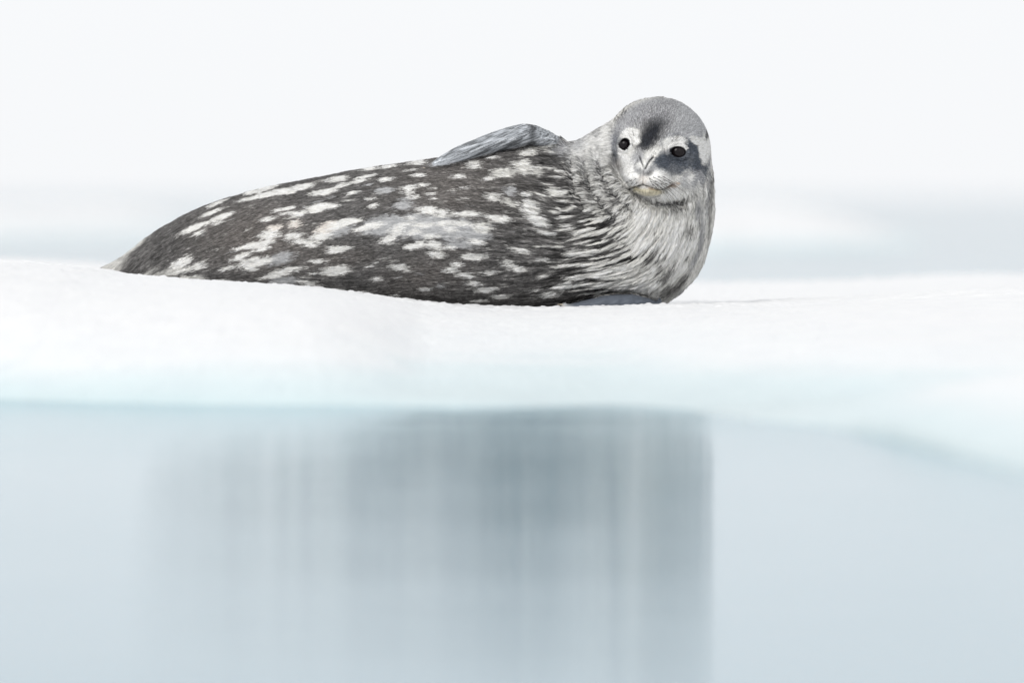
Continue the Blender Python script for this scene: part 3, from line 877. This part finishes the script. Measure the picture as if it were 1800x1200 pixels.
# tufts: nearest centre in a metric stretched along the hair
NC = 40000
pw = 0.25 + hw * (HN[:, 1] < 0.3); pw /= pw.sum()
ci = rng.choice(NH, NC, replace=False, p=pw)
kd = kdtree.KDTree(NC)
for k, i in enumerate(ci): kd.insert(HP[i].tolist(), k)
kd.balance()
cand = np.empty((NH, 4), dtype=np.int32)
find_n = kd.find_n
for i, c3 in enumerate(HP.tolist()):
    cand[i] = [r[1] for r in find_n(c3, 4)]
CP, CF = HP[ci], HF[ci]
dv = HP[:, None, :] - CP[cand]
al = (dv * CF[cand]).sum(-1)
ad2 = (dv ** 2).sum(-1) - al ** 2 * 0.9
tuft = cand[np.arange(NH), ad2.argmin(1)]
tuft_rand = rng.random(NC).astype(np.float32)
tr = tuft_rand[tuft]
face = np.exp(-(((HP[:, 0] - 1135) / 42) ** 2 + ((HP[:, 2] + 305) / 34) ** 2)) * fr
Lh = (10.5 + 1.5 * hw) * (1 - 0.5 * hh) * (1 - 0.5 * face)            # in 2 mm units
Lh = Lh * rng.uniform(0.7, 1.2, NH)
lift = 0.05 + 0.07 * hw + 0.05 * hh
lift = lift * rng.uniform(0.5, 1.6, NH)
side = np.cross(HN, HF)
dirv = HF + side * rng.normal(0, 0.10, NH)[:, None]
dirv /= np.linalg.norm(dirv, axis=1, keepdims=True)
tip_free = HP + dirv * Lh[:, None] + HN * (lift * Lh)[:, None]
CL = (10.5 + 1.5 * hw[ci])
tip_t = (CP + CF * CL[:, None] * 1.0 + HN[ci] * (CL * (0.06 + 0.08 * hw[ci]))[:, None])[tuft]
k = (0.12 + 0.22 * hw * (0.6 + 0.8 * tr) - 0.1 * hh)
k = np.clip(k, 0, 0.6)[:, None]
tip = tip_free * (1 - k) + tip_t * k
pts4 = np.empty((NH, 4, 3), dtype=np.float32)
root = HP - HN * 0.6
chord = tip - root
bulge = HN * (0.06 * Lh)[:, None]
for j, t in enumerate((0.0, 0.35, 0.7, 1.0)):
    pts4[:, j] = root + chord * t + bulge * (4 * t * (1 - t)) * 0.8
jit = rng.uniform(-1, 1, NH).astype(np.float32)
HL = np.clip(0.5 + 0.42 * interp(L1[:, None])[keep][:, 0], 0, 1)
lw = 0.30 + 0.55 * hw
stk = np.clip(HL * lw + tr * (1 - lw) * 0.55 + rng.random(NH) * (1 - lw) * 0.45, 0, 1).astype(np.float32)
hc = coat(HP, HN, HF, stk, jit)
hc *= np.exp(rng.normal(0, 0.30, NH) * np.where(hc.mean(1) < 0.35, 1.35, 0.5 + 0.4 * hh))[:, None]
hc = np.clip(hc, 0.012, 0.90)

cv = bpy.data.hair_curves.new('fur')
cv.add_curves([4] * NH)
cv.attributes['position'].data.foreach_set('vector', (to_m(pts4.reshape(-1, 3)) - BASE).astype(np.float32).ravel())
rad = cv.attributes.get('radius') or cv.attributes.new('radius', 'FLOAT', 'POINT')
rr = np.tile(np.array([0.00075, 0.0007, 0.0005, 0.00012], dtype=np.float32), NH)
rad.data.foreach_set('value', rr)
a1 = cv.attributes.new('coat', 'FLOAT_COLOR', 'CURVE')
a1.data.foreach_set('color', np.concatenate([hc, np.ones((NH, 1))], 1).astype(np.float32).ravel())
a2 = cv.attributes.new('skin_normal', 'FLOAT_VECTOR', 'CURVE')
hn2 = HN * 0.85 + (side * rng.normal(0, 0.28, NH)[:, None]) + HF * 0.1
hn2 /= np.linalg.norm(hn2, axis=1, keepdims=True)
a2.data.foreach_set('vector', hn2.astype(np.float32).ravel())
cv.materials.append(M_FUR)
fur = bpy.data.objects.new('fur', cv)
fur.parent = seal
tag(fur, kind='stuff')
col.objects.link(fur)

# ------------------------------------------------------------------ eyes, whiskers, claws
def simple_mat(name, colr, rough, spec=0.5, coatw=0.0):
    m, t, b = new_mat(name)
    nz = t.nodes.new('ShaderNodeTexNoise'); nz.inputs['Scale'].default_value = 160; nz.inputs['Detail'].default_value = 3
    mx = t.nodes.new('ShaderNodeMixRGB'); mx.inputs['Color1'].default_value = (*[c * 0.75 for c in colr], 1); mx.inputs['Color2'].default_value = (*[min(1, c * 1.25) for c in colr], 1)
    tc = t.nodes.new('ShaderNodeTexCoord')
    t.links.new(tc.outputs['Object'], nz.inputs['Vector']); t.links.new(nz.outputs['Fac'], mx.inputs['Fac'])
    t.links.new(mx.outputs[0], b.inputs['Base Color'])
    b.inputs['Roughness'].default_value = rough
    b.inputs['Specular IOR Level'].default_value = spec
    b.inputs['Coat Weight'].default_value = coatw
    b.inputs['Coat Roughness'].default_value = 0.03
    return m
M_EYE = simple_mat('wet_eye', (0.008, 0.006, 0.007), 0.10, 0.2)
M_WHISK = simple_mat('whisker', (0.10, 0.095, 0.09), 0.4)
M_CLAW = simple_mat('claw', (0.55, 0.48, 0.38), 0.4)

def uv_sphere(c, r, nu=28, nv=18):
    vs, fs = [], []
    for j in range(nv + 1):
        ph = math.pi * j / nv
        for i in range(nu):
            th = 2 * math.pi * i / nu
            vs.append((c[0] + r[0] * math.sin(ph) * math.cos(th), c[1] + r[1] * math.sin(ph) * math.sin(th), c[2] + r[2] * math.cos(ph)))
    for j in range(nv):
        for i in range(nu):
            a = j * nu + i; b = j * nu + (i + 1) % nu
            fs.append((a, b, b + nu, a + nu))
    return np.array(vs, dtype=np.float32), np.array(fs)

for (ex, ey, rx, ry, an) in EYES:
    ys = front_y(ex, ey, False)
    R = max(rx, ry) * 1.15
    vs, fs = uv_sphere((ex, ys + R * 0.92, -ey), (R, R, R))
    mesh_obj('eye', to_m(vs) - BASE, fs[:, ::-1], M_EYE, seal)

def tube(pts, radii, seg=6):
    pts = [Vector(p) for p in pts]
    vs, fs = [], []
    for i, p in enumerate(pts):
        t = (pts[min(i + 1, len(pts) - 1)] - pts[max(i - 1, 0)]).normalized()
        a = t.cross(Vector((0, 0, 1)));
        if a.length < 1e-3: a = t.cross(Vector((1, 0, 0)))
        a.normalize(); b = t.cross(a)
        for s in range(seg):
            th = 2 * math.pi * s / seg
            vs.append(p + (a * math.cos(th) + b * math.sin(th)) * radii[i])
    for i in range(len(pts) - 1):
        for s in range(seg):
            a, b = i * seg + s, i * seg + (s + 1) % seg
            fs.append((a, b, b + seg, a + seg))
    return np.array([list(v) for v in vs], dtype=np.float32), np.array(fs)

def whisker(px, py, dx, dy, length, droop):
    y0 = front_y(px, py) - 0.5
    pts, rad_ = [], []
    for k in range(7):
        t = k / 6
        pts.append((px + dx * length * t, y0 - 9 * math.sin(t * 2.2) + 10 * t * t, -(py + dy * length * t + droop * t * t)))
        rad_.append(0.42 * (1 - t) + 0.10)
    vs, fs = tube(pts, rad_, 5)
    mesh_obj('whisker', to_m(vs) - BASE, fs, M_WHISK, seal)

for (px_, py_) in DOTS[:17]:
    far = (px_ - 1138) / 35
    whisker(px_, py_, 0.75 + 0.2 * far, 0.35 + random.uniform(-.1, .15), random.uniform(24, 38) + 10 * far, random.uniform(9, 18))
for (px_, py_) in DOTS[17:]:
    whisker(px_, py_, -0.7, 0.35 + random.uniform(-.1, .15), random.uniform(9, 15), random.uniform(3, 6))
for (px_, py_, dx_, dy_) in ((1178, 250, .3, -.9), (1184, 248, .5, -.8), (1112, 240, -.3, -.9)):
    whisker(px_, py_, dx_, dy_, 12, 1)

def claw(a, b, r):
    a, b = Vector(a), Vector(b)
    m_ = (a + b) / 2 + Vector((0, 0, 1.0))
    vs, fs = tube([a, m_, b], [r, r * 0.75, r * 0.15], 8)
    mesh_obj('claw', to_m(vs) - BASE, fs, M_CLAW, seal)
claw((759, -62, -300), (744, -66, -295), 1.3)
claw((758, -66, -301), (748, -70, -303), 1.3)
claw((757, -40, -298), (743, -42, -298), 1.2)
claw((994, -124, -535), (979, -128, -533), 1.3)
claw((996, -128, -537), (983, -134, -538), 1.2)
